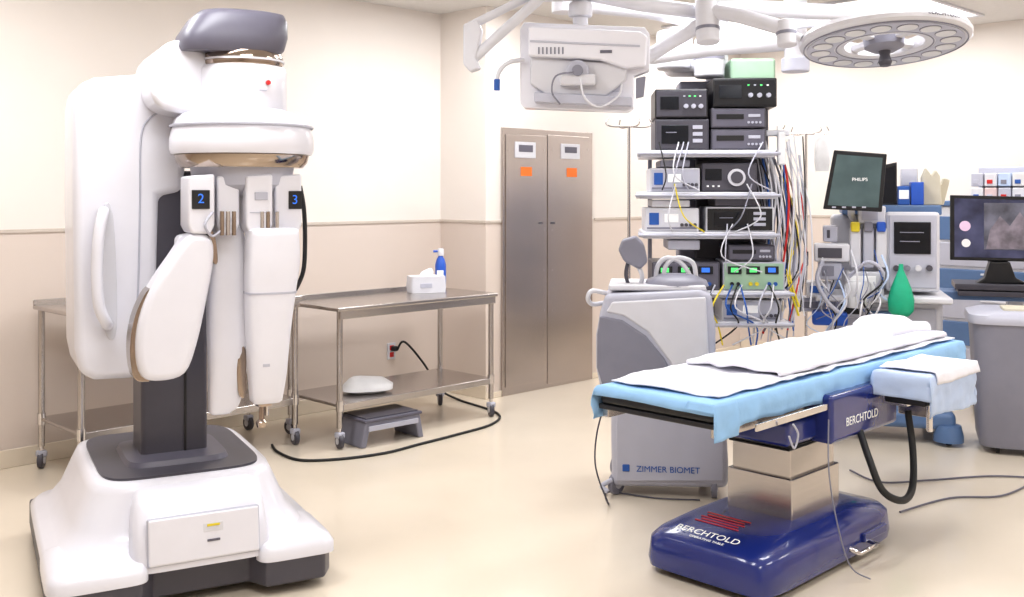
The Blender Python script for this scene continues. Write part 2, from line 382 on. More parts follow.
# crescent arm on the left
pxprism(g,'arm_crescent',[(190,235),(211,237),(215,258),(208,300),(198,345),(186,374),(162,382),(142,377),(136,350),(140,318),(152,288),(172,258)],-.5,.15,WHITE,.03,sm=4,seg=4)
pxprism(g,'arm_crescent_joint',[(152,288),(144,296),(134,320),(130,350),(134,378),(146,382),(150,378),(140,350),(146,318),(156,296)],-.47,.11,BRONZE,.006,sm=3)
pxprism(g,'arm_crescent_ring',[(212,230),(216,240),(218,262),(213,262),(210,240),(207,232)],-.48,.1,BRONZE,.004,sm=3)
pxprism(g,'arm_outer_back',[(178,236),(200,232),(200,250),(178,285)],-.4,.1,WHITE,.02)
pxprism(g,'elbow_ring',[(240,348),(246,350),(246,392),(242,398),(238,390),(237,360)],-.42,.1,BRONZE,.005,sm=3)
# tool tip
q=g.at(264,400,-.47)
lathe(g,'tool_collar',[(0,-.01),(.03,-.01),(.035,.005),(.03,.03),(0,.03)],(q.x,q.y,q.z-.01),BRONZE,24)
cyl(g,'tool_tip_a',(q.x-.008,q.y,q.z),(q.x-.012,q.y-.01,q.z-.08),.011,BRONZE); cyl(g,'tool_tip_b',(q.x+.012,q.y,q.z),(q.x+.01,q.y,q.z-.06),.008,CHROME)
lathe(g,'tool_foot',[(0,-.02),(.018,-.02),(.022,0),(.012,.01),(0,.01)],(q.x-.012,q.y-.01,q.z-.08),BRONZE,20)
q=[g.at(300,186,-.34),g.at(304,210,-.34),g.at(305,245,-.34),g.at(303,272,-.34),g.at(294,292,-.34),g.at(287,300,-.36)]
tube(g,'black_guide',q,.009,BLACK)
q=[g.at(213,212,-.5),g.at(205,225,-.52),g.at(212,236,-.5),g.at(222,230,-.5)]; tube(g,'hose',q,.005,LGRAY)

# ---------------------------------------------------------------- operating table
g=G('operating_table',1.086,4.25,45)
loft(g,'base_skirt',[sring(0,0,.50,.265,.015,n=64,p=10),sring(0,0,.50,.265,.05,n=64,p=10)],BLACK)
loft(g,'base',[sring(0,0,.53,.285,.03,n=64,p=9),sring(0,0,.535,.29,.06,n=64,p=9),sring(0,0,.53,.285,.14,n=64,p=8),sring(0,0,.51,.265,.165,n=64,p=7),sring(.0,0,.40,.23,.19,n=64,p=6),sring(.02,0,.34,.2,.20,n=64,p=5)],NAVY,60)
box(g,'base_end_bumper',(.3,-.293,.09),(.2,.02,.04),NAVY,.008)
tube(g,'pedal_bar',[(.1,-.28,.07),(.1,-.33,.06),(.25,-.33,.06),(.25,-.28,.07)],.01,CHROME,n=1)
for i,(x,y) in enumerate([(-.42,-.2),(.42,-.2),(-.42,.2),(.42,.2)]): cyl(g,'wheel_%d'%i,(x,y,0),(x,y,.03),.03,BLKR)
e=(Matrix.Rotation(rad(-13),3,'Y')@Matrix.Rotation(rad(-90),3,'Z')).to_euler()
tx=text(g,'base_label','BERCHTOLD',(-.452,.02,.1855),.05,LWHT); tx.rotation_euler=e
tx=text(g,'base_sublabel','OPERATING TABLE',(-.49,.0,.1775),.018,LWHT); tx.rotation_euler=e
for i in range(5): box(g,'warning_text_%d'%i,(-.36+.022*i,.04,.1965+.0022*i),(.008,.2-.03*(i%2),.003),REDM,.001,rot=(0,-5,0))
box(g,'column',(.08,0,.34),(.36,.27,.34),STEEL,.006)
box(g,'column_outer',(.08,0,.27),(.39,.30,.18),STEEL,.006)
box(g,'column_head',(.05,0,.55),(.46,.34,.1),NAVY,.02)
for i in range(3): box(g,'bellows_%d'%i,(.07,0,.50-.012*i),(.40-.01*i,.3-.01*i,.008),BLKR,.003)
box(g,'drive_housing',(.34,-.17,.585),(.6,.14,.2),NAVY,.02)
box(g,'drive_housing_back',(.3,.14,.58),(.62,.18,.16),NAVY,.02)
text(g,'side_label','BERCHTOLD',(.30,-.2415,.56),.05,LWHT,(90,0,0))
X0,X1,Y0,Y1=-.72,1.5,-.19,.35
YC=(Y0+Y1)/2
for i,y in enumerate((Y0+.02,Y1-.02)):
    box(g,'frame_rail_%d'%i,((X0+X1)/2,y,.645),(X1-X0-.06,.03,.04),STEEL,.004)
    box(g,'side_rail_%d'%i,((X0+X1)/2+.05,y+(-.05 if i==0 else .05),.64),(X1-X0-.35,.01,.028),CHROME,.003)
    for j in range(6): 
        xx=X0+.3+j*.34; cyl(g,'rail_post_%d_%d'%(i,j),(xx,y,.64),(xx,y+(-.05 if i==0 else .05),.64),.008,CHROME)
box(g,'table_panel',((X0+X1)/2,YC,.67),(X1-X0-.02,Y1-Y0,.02),BLACK,.005)
for j in range(5): box(g,'cross_beam_%d'%j,(X0+.15+j*.45,YC,.645),(.06,Y1-Y0-.06,.03),STEEL,.004)
secs=[(X0+.01,X0+.55),(X0+.56,X0+1.3),(X0+1.31,X1-.02)]
for j,(a,b) in enumerate(secs): box(g,'mattress_%d'%j,((a+b)/2,YC,.71),(b-a,Y1-Y0-.01,.065),BLACK,.02)
from mathutils import noise as mn
def drape(g,name,x0,x1,y0,y1,ztop,dx0,dx1,dy0,dy1,m,amp=.006,nx=110,ny=46,seed=0,wob=.02,th=.002,fr=6,edge=0):
    bm=bmesh.new(); V=[]
    Lx=x1-x0+dx0+dx1; Ly=y1-y0+dy0+dy1
    for i in range(nx+1):
        row=[]
        s=x0-dx0+Lx*i/nx
        for j in range(ny+1):
            t=y0-dy0+Ly*j/ny
            ox=max(0,x0-s)+max(0,s-x1); oy=max(0,y0-t)+max(0,t-y1)
            k=1+wob*10*mn.noise(Vector((s*3.1+seed,t*3.1,seed)))
            o=max(ox,oy)*k
            x=min(max(s,x0),x1); y=min(max(t,y0),y1)
            n=mn.noise(Vector((s*fr+seed,t*fr*1.6,.3)))+.5*mn.noise(Vector((s*fr*2.7,t*fr*2.1,seed+5)))+.6*(1-abs(mn.noise(Vector((s*fr*.8+t*3,t*fr*.7-s*2,seed+9))))*4)
            out=.008*min(1,o/.03)+ (.006*mn.noise(Vector((s*16,t*16,seed)))*min(1,o/.08)*2 if o>0 else 0)
            if oy>0: y+= (-out if t<y0 else out)
            if ox>0: x+= (-out if s<x0 else out)
            if edge and o<=0:
                x+=edge*mn.noise(Vector((t*7,seed,0)))*(1 if s<x0+.1 or s>x1-.1 else 0); y+=edge*mn.noise(Vector((s*5,0,seed)))*(1 if t<y0+.05 or t>y1-.05 else 0)
            z=ztop-o+amp*n*(1 if o<=0 else .3)
            row.append(bm.verts.new((x,y,z)))
        V.append(row)
    for i in range(nx):
        for j in range(ny): bm.faces.new((V[i][j],V[i+1][j],V[i+1][j+1],V[i][j+1]))
    ob=fin(bm,name,g,m,ang=180)
    md=ob.modifiers.new('thick','SOLIDIFY'); md.thickness=th; md.offset=1
    return ob
drape(g,'blue_drape',X0-.005,X1,Y0,Y1,.752,.035,.06,.10,.12,BLUE,amp=.002,seed=2)
drape(g,'blue_drape_corner',X0-.012,X0+.13,Y0-.008,Y0+.1,.7545,.03,0,.13,0,BLUE,amp=.002,nx=30,ny=20,seed=9)
drape(g,'white_sheet',X0+.07,X1-.03,Y0+.03,Y1-.01,.765,.0,.0,.0,.0,SHEET,amp=.007,seed=4,th=.005,edge=.02)
drape(g,'folded_sheet',X0+.55,X1-.06,Y0+.07,Y1-.03,.785,.0,.0,.01,.0,SHEET,amp=.011,seed=14,th=.012,fr=5,edge=.03)
# rolled towel at the head
loft(g,'towel_bundle',[sring(1.3,.13,.1,.09,.79,p=3),sring(1.3,.13,.17,.13,.80,p=3),sring(1.3,.13,.17,.13,.83,p=3),sring(1.28,.13,.13,.09,.865,p=3),sring(1.27,.13,.06,.05,.875,p=3)],SHEET,60)
tube(g,'towel_roll',[(1.12,.03,.815),(1.28,.0,.82),(1.42,-.03,.81)],.035,SHEET)
# arm board on the near side
box(g,'armboard_panel',(.65,-.36,.625),(.42,.18,.03),BLACK,.008)
box(g,'armboard_pad',(.65,-.36,.68),(.42,.19,.08),BLACK,.02)
drape(g,'armboard_drape',.415,.87,-.475,-.235,.742,.10,.06,.17,.03,PALEB,amp=.005,nx=60,ny=34,seed=21,th=.003,wob=.01)
drape(g,'armboard_sheet',.46,.90,-.48,-.24,.754,0,.03,.05,0,SHEET,amp=.007,nx=50,ny=24,seed=31,th=.005)
box(g,'armboard_bracket',(.6,-.26,.6),(.08,.12,.05),CHROME,.006)
box(g,'armboard_bracket_b',(.78,-.26,.56),(.06,.14,.12),STEEL,.006)
cyl(g,'armboard_post',(.76,-.33,.44),(.76,-.33,.62),.014,CHROME)
tube(g,'black_hose',[(.30,-.23,.50),(.18,-.33,.42),(.17,-.39,.31),(.26,-.43,.26),(.40,-.41,.28),(.52,-.36,.4),(.56,-.32,.56)],.015,BLKR)
tube(g,'thin_cord',[(.05,-.22,.6),(-.06,-.28,.4),(-.08,-.33,.2),(-.06,-.37,.06),(.0,-.42,.01)],.003,MGRAY)
tube(g,'foot_strap',[(-.3,-.26,.63),(-.28,-.27,.59),(-.3,-.265,.54),(-.33,-.26,.59)],.004,LGRAY)

# ---------------------------------------------------------------- navigation cart (gray)
g=G('surgical_assist_cart',.72,5.25,-7)
ly=-.22
OUT=[(606,294),(700,290),(712,294),(716,330),(716,400),(727,432),(729,470),(728,489),(612,487),(611,440),(611,412),(601,392),(596,368),(596,335),(600,312)]
pxprism(g,'body',OUT,ly,.42,LGRAY,.03,seg=4)
pxprism(g,'dark_panel',[(600,316),(622,320),(646,336),(664,358),(676,380),(676,396),(615,400),(603,388),(597,368),(597,335)],ly-.012,.03,MGRAY,.01)
pxprism(g,'front_lower_panel',[(616,406),(714,400),(724,432),(724,482),(616,482)],ly-.012,.03,LGRAY,.01)
pxprism(g,'front_upper_panel',[(612,302),(706,297),(711,394),(684,394),(670,362),(648,332),(624,316),(606,312)],ly-.01,.03,OFFW,.01)
q=g.at(668,470,ly-.013); text(g,'maker_label','ZIMMER BIOMET',(q.x,ly-.014,q.z),.042,LBLU)
q=g.at(626,468,ly-.013); box(g,'maker_badge',(q.x,ly-.012,q.z),(.035,.01,.035),LBLU,.01)
for i,(x,y) in enumerate([(-.18,-.17),(.3,-.17),(-.18,.17),(.28,.17)]): caster(g,'caster_%d'%i,x,y,.055,MGRAY)
tube(g,'side_bumper',[g.at(612,480,-.21),g.at(602,486,-.23),g.at(608,492,-.25)],.012,LGRAY)
q=[g.at(604,303,-.1),g.at(592,304,-.16),g.at(588,298,-.2),g.at(592,291,-.2),g.at(606,293,-.15)]
tube(g,'push_handle',q,.012,OFFW)
box(g,'top_deck',(.02,0,1.03),(.48,.38,.03),OFFW,.012)
for k2,(a,b,c,d) in enumerate([(656,664,676,690),(664,674,688,696)]):
    tube(g,'loop_handle_%d'%k2,[g.at(a,290,-.05),g.at(a+1,268,-.05),g.at(b+2,258,-.05),g.at(c+4,262,-.05),g.at(d,276,-.05),g.at(d+2,292,-.05)],.012,OFFW)
loft(g,'deck_hump',[sring(.12,-.05,.16,.14,1.035,p=3),sring(.12,-.05,.15,.13,1.06,p=3),sring(.12,-.05,.08,.06,1.09,p=2.5)],MGRAY,60)
pxprism(g,'camera_head',[(622,240),(636,236),(644,244),(648,262),(640,270),(624,262),(618,250)],-.12,.12,MGRAY,.015)
tube(g,'camera_neck',[g.at(636,262,-.08),g.at(642,275,-.08),g.at(640,285,-.06),g.at(634,296,-.06)],.012,OFFW)
tube(g,'camera_neck_b',[g.at(628,262,-.08),g.at(626,275,-.08),g.at(630,290,-.06)],.01,DGRAY)
box(g,'camera_base',tuple(g.at(634,292,-.06)),(.12,.1,.04),MGRAY,.01)
g2=G('floor_cord',0,0)
tube(g2,'cord',[Vector((.52,4.98,.55)),Vector((.43,4.95,.42)),Vector((.40,4.93,.2)),Vector((.46,4.88,.02)),fl(608,492),fl(655,498),fl(700,500)],.004,DGRAY)

# ---------------------------------------------------------------- equipment tower (ceiling boom)
g=G('equipment_boom_tower',1.23,6.2,-4)
fy=-.26
SH=[(642,150,776,157),(640,192,776,199),(643,232,776,239),(655,291,790,298),(700,322,790,328)]
for i,(a,b,c,d) in enumerate(SH):
    rect(g,'shelf_%d'%i,a,b,c,d,fy-.04,.5,OFFW,.008)
    q0=g.at(a,(b+d)/2,fy-.05); q1=g.at(c,(b+d)/2,fy-.05)
    tube(g,'shelf_rail_%d'%i,[(q0.x,fy+.3,q0.z),(q0.x-.02,fy-.05,q0.z),(q1.x+.02,fy-.05,q1.z),(q1.x,fy+.3,q1.z)],.01,LGRAY,n=1)
box2(g,'spine_a',(-.2,.2,.68),(.3,.42,2.2),MGRAY,.02)
box2(g,'spine_panel',(-.1,.12,.7),(.34,.24,2.15),DGRAY,.01)
rect(g,'green_head_panel',730,58,776,80,.0,.3,GREENP,.02)
for i,(a,c) in enumerate([(648,652),(770,775)]):
    rect(g,'upright_%d'%i,a,152,c,296,.2,.03,MGRAY,.004)
def device(n,a,b,c,d,body,face=None,kind=0):
    rect(g,n+'_body',a,b,c,d,fy,.36,body,.008)
    if face: rect(g,n+'_face',a+1.5,b+1.5,c-1.5,d-1.5,fy-.006,.01,face,.003)
    w=c-a;h=d-b
    if kind==1:
        rect(g,n+'_screen',a+w*.1,b+h*.25,a+w*.45,b+h*.7,fy-.012,.008,SCRD,.002)
        for i in range(3):
            q=g.at(a+w*(.58+.14*i),b+h*.6,fy); cyl(g,n+'_knob_%d'%i,(q.x,fy-.005,q.z),(q.x,fy-.03,q.z),.013,LGRAY)
        for i in range(4):
            q=g.at(a+w*(.55+.1*i),b+h*.25,fy); box(g,n+'_btn_%d'%i,(q.x,fy-.01,q.z),(.012,.01,.008),random.choice([LEDG,LWHT,LWHT,LGRAY]),.002)
    if kind==2:
        q=g.at(a+w*.62,b+h*.5,fy); cyl(g,n+'_dial',(q.x,fy-.005,q.z),(q.x,fy-.03,q.z),.05,OFFW); cyl(g,n+'_dial_c',(q.x,fy-.02,q.z),(q.x,fy-.036,q.z),.035,DGRAY)
        rect(g,n+'_screen',a+w*.06,b+h*.2,a+w*.36,b+h*.6,fy-.012,.008,SCRD,.002)
        for i in range(3):
            q=g.at(a+w*(.1+.1*i),b+h*.8,fy); box(g,n+'_btn_%d'%i,(q.x,fy-.01,q.z),(.012,.01,.01),LWHT,.002)
    if kind==3:
        rect(g,n+'_label',a+w*.08,b+h*.2,a+w*.26,b+h*.7,fy-.01,.008,LBLU,.002)
        rect(g,n+'_disp',a+w*.36,b+h*.25,a+w*.62,b+h*.6,fy-.01,.008,LWHT,.002)
        for i in range(4):
            q=g.at(a+w*(.68+.08*i),b+h*.7,fy); cyl(g,n+'_port_%d'%i,(q.x,fy-.003,q.z),(q.x,fy-.018,q.z),.01,DGRAY)
        rect(g,n+'_strip',a+2,d-h*.2,c-2,d-h*.12,fy-.009,.006,MGRAY,.001)
    if kind==6:
        rect(g,n+'_slot',a+w*.1,b+h*.3,a+w*.6,b+h*.55,fy-.01,.008,BLACK,.002)
        rect(g,n+'_label',a+w*.68,b+h*.3,a+w*.9,b+h*.45,fy-.01,.008,LGRAY,.002)
        for i in range(4):
            q=g.at(a+w*(.68+.07*i),b+h*.72,fy); cyl(g,n+'_port_%d'%i,(q.x,fy-.003,q.z),(q.x,fy-.015,q.z),.007,LGRAY,seg=12)
    if kind==4:
        rect(g,n+'_screen',a+w*.12,b+h*.2,a+w*.62,b+h*.8,fy-.012,.008,SCRD,.003)
        rect(g,n+'_trace',a+w*.2,b+h*.42,a+w*.4,b+h*.45,fy-.015,.004,MGRAY,.001)
        for i in range(3): rect(g,n+'_key_%d'%i,a+w*.7,b+h*(.2+.22*i),a+w*.88,b+h*(.32+.22*i),fy-.012,.006,LGRAY,.001)
    if kind==5:
        for i in range(3):
            rect(g,n+'_win_%d'%i,a+w*(.08+.3*i),b+h*.15,a+w*(.3+.3*i),b+h*.42,fy-.012,.008,BLACK,.002)
            rect(g,n+'_num_%d'%i,a+w*(.13+.3*i),b+h*.2,a+w*(.25+.3*i),b+h*.36,fy-.015,.004,[LEDG,LEDG,LEDB][i],.001)
            for j in range(2):
                q=g.at(a+w*(.14+.3*i+.1*j),b+h*.75,fy); cyl(g,n+'_jack_%d%d'%(i,j),(q.x,fy-.003,q.z),(q.x,fy-.02,q.z),.011,[BLACK,YEL,LBLU][i])
device('dev_a',655,89,708,118,BLACK,DGRAY,1)
device('dev_b',713,78,777,107,BLACK,BLACK,1)
device('dev_c',655,119,709,150,DGRAY,DGRAY,4)
device('dev_d',711,108,766,128,DGRAY,SGRAY,6); device('dev_e',711,129,766,150,DGRAY,SGRAY,6)
device('dev_f',650,168,700,192,OFFW,LGRAY,3)
device('dev_g',702,163,757,192,DGRAY,DGRAY,2)
device('dev_h',645,208,699,232,OFFW,OFFW,3)
device('dev_i',706,207,774,232,OFFW,BLACK,4)
device('dev_j',652,262,720,291,DGRAY,SGRAY,5)
device('dev_k',723,262,785,291,LGRAY,GREENP,5)
device('dev_l',722,300,780,322,OFFW,LGRAY,3)
device('dev_m',660,160,690,167,MGRAY,None,0); device('dev_n',652,200,690,207,OFFW,None,0)
device('dev_o',715,196,760,206,DGRAY,None,0); device('dev_p',668,240,700,250,LGRAY,None,0); device('dev_q',728,245,775,261,DGRAY,SGRAY,6)
cyl(g,'boom_post',(.05,.3,2.15),(.05,.3,2.62),.07,OFFW)
q=g.at(690,58,.1)
box(g,'boom_joint',(q.x+.03,.15,q.z-.02),(.36,.3,.16),OFFW,.05)
cyl(g,'boom_drum',(q.x-.1,.05,q.z-.08),(q.x-.1,.05,q.z+.16),.11,OFFW,bev=.02); cyl(g,'boom_drum_band',(q.x-.1,.05,q.z+.02),(q.x-.1,.05,q.z+.04),.113,MGRAY)
cyl(g,'boom_drum_b',(q.x+.1,-.04,q.z-.14),(q.x+.1,-.04,q.z+.1),.09,OFFW,bev=.02); cyl(g,'boom_drum_b_band',(q.x+.1,-.04,q.z-.03),(q.x+.1,-.04,q.z-.01),.093,MGRAY)
tube(g,'boom_arm',[(.05,.3,2.58),(-.4,-.1,2.6),(-.9,-.3,2.62)],.06,OFFW,n=1)
cyl(g,'boom_drop',(-.9,-.3,2.55),(-.9,-.3,CZ),.08,OFFW); cyl(g,'boom_flange',(-.9,-.3,CZ-.04),(-.9,-.3,CZ),.18,OFFW)
cols=[LGRAY,OFFW,BLKR,LGRAY,OFFW,MGRAY,YEL,OFFW,LBLU,BLKR,LGRAY,BEIGE,OFFW,MGRAY,REDM,LGRAY,OFFW]
for i in range(40):
    x=768+random.uniform(0,40); y0=random.uniform(125,200); 
    p0=g.at(x-random.uniform(0,20),y0,-.1+random.uniform(0,.2)); p1=g.at(x+random.uniform(-4,8),y0+60,-.12); p2=g.at(x+random.uniform(-10,6),270,-.15); p3=g.at(x+random.uniform(-30,10),random.uniform(300,345),-.2)
    tube(g,'cable_%d'%i,[p0,p1,p2,p3],random.choice([.004,.005,.007]),cols[i%len(cols)],n=6)
for i in range(12):
    x=random.uniform(655,765); s=random.choice([152,194,234]); 
    a=g.at(x,s-10,-.3); b=g.at(x+random.uniform(-15,15),s+22,-.36); c=g.at(x+random.uniform(-30,30),s+38,-.3)
    tube(g,'patch_cord_%d'%i,[a,b,c],.004,cols[(i*3)%len(cols)],n=6)
for i in range(12):
    x=random.uniform(690,785); a=g.at(x,285,-.28); b=g.at(x+random.uniform(-12,12),308,-.36); c=g.at(x+random.uniform(-25,25),325,-.3); d=g.at(x+random.uniform(-25,25),345,-.25)
    tube(g,'lead_%d'%i,[a,b,c,d],.005,[BLKR,LBLU,OFFW,YEL,BLKR,LGRAY][i%6],n=6)
rect(g,'hang_bag',778,132,786,165,-.2,.04,CLEAR,.01); rect(g,'hang_handle',766,130,790,136,-.15,.04,OFFW,.01)

# ---------------------------------------------------------------- IV poles
def ivpole(name,px,pyt,d,hook=.16):
    X=(px-CX)/F*d; g=G(name,X,d,0); zt=H-(pyt-HY)*d/F
    cyl(g,'pole',(0,0,.1),(0,0,zt),.011,CHROME)
    for k in range(2):
        a=k*math.pi/2+.3; dx=math.cos(a)*hook; dy=math.sin(a)*hook
        tube(g,'hook_%d'%k,[(-dx,-dy,zt+.06),(-dx*1.1,-dy*1.1,zt+.02),(-dx*.8,-dy*.8,zt),(0,0,zt),(dx*.8,dy*.8,zt),(dx*1.1,dy*1.1,zt+.02),(dx,dy,zt+.06)],.005,CHROME)
    for k in range(5):
        a=k*2*math.pi/5; x=math.cos(a)*.26;y=math.sin(a)*.26
        tube(g,'foot_%d'%k,[(0,0,.11),(x*.6,y*.6,.1),(x,y,.075)],.014,STEEL); cyl(g,'castor_%d'%k,(x-.01,y,.03),(x+.01,y,.03),.03,BLKR)
    cyl(g,'collar',(0,0,1.0),(0,0,1.06),.018,BLACK)
    return g,zt
ivpole('iv_pole',629,127,7.3)
gp,zt=ivpole('iv_pole',806,134,7.7,.18)
loft(gp,'iv_bag',[sring(.12,0,.05,.015,zt-.28,p=2.5),sring(.12,0,.06,.025,zt-.2,p=2.5),sring(.12,0,.055,.02,zt-.06,p=2.5),sring(.12,0,.02,.01,zt-.02,p=2.5)],CLEAR)

# ---------------------------------------------------------------- anesthesia machine
g=G('anesthesia_machine',2.34,6.5,-16)
fy=-.32
box2(g,'base',(-.40,-.36,.09),(.40,.36,.2),DBLU,.04)
for i,(x,y) in enumerate([(-.36,-.32),(.36,-.32),(-.36,.32),(.36,.32)]):
    lathe(g,'caster_cover_%d'%i,[(0,.13),(.07,.12),(.085,.06),(.085,.025),(0,.02)],(x,y,0),DBLU,24); cyl(g,'caster_%d'%i,(x-.015,y,.035),(x+.015,y,.035),.035,BLKR)
box2(g,'body',(-.32,-.25,.19),(.34,.3,.84),OFFW,.03)
for i in range(3): 
    box2(g,'drawer_%d'%i,(-.28,-.265,.25+.19*i),(.3,-.24,.42+.19*i),LGRAY,.01); box2(g,'drawer_pull_%d'%i,(-.12,-.28,.38+.19*i),(.14,-.262,.40+.19*i),DBLU,.004)
box2(g,'worktop',(-.40,-.38,.84),(.38,.3,.88),OFFW,.015)
box2(g,'upper_back',(-.3,.05,.87),(.32,.32,1.36),OFFW,.03)
q0=g.at(842,205,-.2); q1=g.at(942,205,-.2)
box2(g,'top_shelf',(q0.x,-.2,q0.z-.06),(q1.x,.34,q0.z),DBLU,.01)
rect(g,'vent_unit',886,212,940,292,fy+.05,.3,OFFW,.02)
rect(g,'vent_face',889,215,937,288,fy+.04,.02,LGRAY,.006)
rect(g,'vent_screen',894,222,931,254,fy+.03,.02,SCRD,.004)
rect(g,'vent_trace',900,232,924,233,fy+.026,.006,MGRAY,.001); rect(g,'vent_trace_b',900,241,920,242,fy+.026,.006,MGRAY,.001)
for i in range(4):
    q=g.at(896+11*i,268,fy+.03); cyl(g,'vent_knob_%d'%i,(q.x,fy+.05,q.z),(q.x,fy+.0,q.z),.018,[DGRAY,MGRAY,OFFW,DGRAY][i])
for i in range(3): rect(g,'vaporizer_%d'%i,850+13*i,228,861+13*i,268,fy+.02,.14,[OFFW,LGRAY,OFFW][i],.012); 
for i in range(3): rect(g,'vaporizer_dial_%d'%i,851+13*i,222,860+13*i,232,fy,.1,[YEL,MGRAY,BLUP][i],.01)
for i,(a,b,c,d,m) in enumerate([(814,244,850,262,OFFW),(818,262,842,280,LGRAY),(846,272,884,296,OFFW),(806,282,832,297,OFFW),(835,300,868,318,LGRAY),(823,226,838,242,LGRAY),(858,206,886,224,OFFW),(800,298,826,312,LGRAY)]):
    rect(g,'module_%d'%i,a,b,c,d,fy-.06+.02*i,.16,m,.012)
    rect(g,'module_face_%d'%i,a+4,b+4,c-8,d-4,fy-.066+.02*i,.01,[DGRAY,MGRAY,LWHT,LBLU,BLACK,DGRAY,LGRAY,MGRAY][i],.002)
q=g.at(858,290,fy); lathe(g,'absorber_canister',[(0,-.1),(.07,-.1),(.075,-.08),(.075,.04),(.06,.06),(0,.06)],(q.x,fy-.05,q.z),CLEAR,28)
def corr(g,name,pts,r,m):
    P=open_spline(pts,10); tube(g,name,pts,r*.85,m)
    for i in range(0,len(P)-1,1):
        a=Vector(P[i]); d=(Vector(P[i+1])-a)
        if d.length>1e-4:
            d.normalize(); cyl(g,name+'_rib_%d'%i,a-d*.004,a+d*.004,r,m,seg=14)
corr(g,'breathing_hose_a',[g.at(822,262,fy-.1),g.at(817,280,fy-.18),g.at(826,300,fy-.2),g.at(838,312,fy-.16)],.013,LGRAY)
corr(g,'breathing_hose_b',[g.at(850,276,fy-.1),g.at(868,262,fy-.16),g.at(882,272,fy-.15),g.at(876,290,fy-.1),g.at(866,302,fy-.1)],.012,LGRAY)
loft(g,'breathing_bag',[sring(*[g.at(901,316,fy-.12).x,fy-.12],.045,.03,g.at(901,316,fy-.12).z,p=2)]+[sring(g.at(901,y,fy-.12).x,fy-.12,w,w*.75,g.at(901,y,fy-.12).z,p=2) for y,w in [(311,.07),(300,.075),(288,.058),(278,.035),(270,.015),(264,.012)]],TEAL,80)
def monitor(g,name,pp,ly,th,screen,inset,label=None):
    q=[g.at(x,y,ly) for x,y in pp]; pts=[(a.x,a.z) for a in q]
    cx=sum(a[0] for a in pts)/4; cz=sum(a[1] for a in pts)/4
    prism(g,name+'_case',[(cx+(a-cx)*.96,cz+(b-cz)*.95) for a,b in pts],ly+.012,ly+th,OFFW,.012)
    prism(g,name+'_bezel',pts,ly,ly+.02,BLACK,.006)
    prism(g,name+'_screen',[(cx+(a-cx)*inset,cz+(b-cz)*inset) for a,b in pts],ly-.003,ly+.005,screen,.001)
    return cx,cz
MS=mat('monitor_screen',(78,94,96),.12,emis=.15,noise=.2,nscale=5)
cx,cz=monitor(g,'patient_monitor',[(834,150),(887,154),(882,212),(823,209)],fy-.1,.1,MS,.86)
text(g,'patient_monitor_label','PHILIPS',(cx+.02,fy-.104,cz+.01),.028,LWHT)
tube(g,'monitor_arm',[(cx,fy,cz-.05),(cx-.02,fy+.1,cz-.2),(cx+.05,fy+.3,cz-.25),(cx+.15,fy+.45,cz-.2)],.022,OFFW)
for j in range(4): rect(g,'monitor_key_%d'%j,832+10*j,206.5,836+10*j,208,fy-.104,.004,LGRAY,.001)
monitor(g,'side_display',[(879,166),(897,162),(897,206),(879,206)],fy+.25,.05,SCRD,.85)
rect(g,'supply_a',898,186,910,205,-.1,.12,LBLU,.006); rect(g,'supply_b',911,182,924,205,-.1,.12,BLUP,.006); rect(g,'supply_label',899,190,909,199,-.105,.01,LWHT,.002)
pxprism(g,'supply_c',[(922,205),(922,178),(926,168),(932,176),(936,170),(940,176),(942,205)],-.02,.1,BEIGE,.006)
pxprism(g,'supply_d',[(928,205),(931,188),(942,184),(944,178),(950,180),(944,205)],.1,.1,BEIGE,.006)
rect(g,'supply_e',901,168,918,186,.05,.1,OFFW,.01)
for i in range(22):
    x=random.uniform(818,885); y=random.uniform(250,290)
    tube(g,'line_%d'%i,[g.at(x,y,fy-.05),g.at(x+random.uniform(-10,10),y+20,fy-.16),g.at(x+random.uniform(-18,14),y+38,fy-.14),g.at(x+random.uniform(-14,18),y+50,fy-.1)],random.choice([.003,.004,.006]),[OFFW,MGRAY,LBLU,OFFW,LGRAY,BLKR,PALEB][i%7],n=6)
rect(g,'tray_a',812,312,848,326,fy-.05,.2,BLUP,.02)

# ---------------------------------------------------------------- workstation with monitor
g=G('computer_workstation',3.42,6.95,-20)
fy=-.1
M1=mat('desktop_screen',(60,62,86),.2,emis=.35,noise=.7,nscale=5)
cx,cz=monitor(g,'display',[(950,195),(1040,197),(1040,262),(950,260)],fy,.06,M1,.9)
q=g.at(965,226,fy-.004); cyl(g,'icon_a',(q.x,fy-.002,q.z),(q.x,fy-.007,q.z),.035,mat('icon_pink',(220,190,215),.5,emis=.3)); q=g.at(966,243,fy); cyl(g,'icon_b',(q.x,fy-.002,q.z),(q.x,fy-.007,q.z),.028,LWHT)
rect(g,'window',984,203,1034,250,fy-.006,.006,mat('video_window',(92,92,104),.3,emis=.4,noise=.5,nscale=9),.002)
pxprism(g,'video_hill',[(986,249),(990,230),(1000,216),(1010,226),(1020,212),(1028,224),(1032,249)],fy-.009,.004,mat('video_tissue',(120,112,122),.4,emis=.3,noise=.4,nscale=14),.001)
q=g.at(1000,270,fy+.03); box(g,'stand_neck',(q.x,fy+.05,q.z+.01),(.1,.04,.18),BLACK,.01)
pxprism(g,'stand_foot',[(975,284),(985,278),(990,262),(1010,262),(1016,278),(1028,284)],fy-.02,.14,BLACK,.01)
rect(g,'shelf',955,285,1050,291,fy-.12,.4,DGRAY,.006)
rect(g,'keyboard',958,292,1040,297,fy-.12,.2,DGRAY,.006)
rect(g,'under_tray',940,293,1050,301,fy-.06,.3,DBLU,.008)
qz=g.at(1000,300,fy).z
box2(g,'post',(-.05,.02,.12),(.05,.12,qz+.05),OFFW,.01)
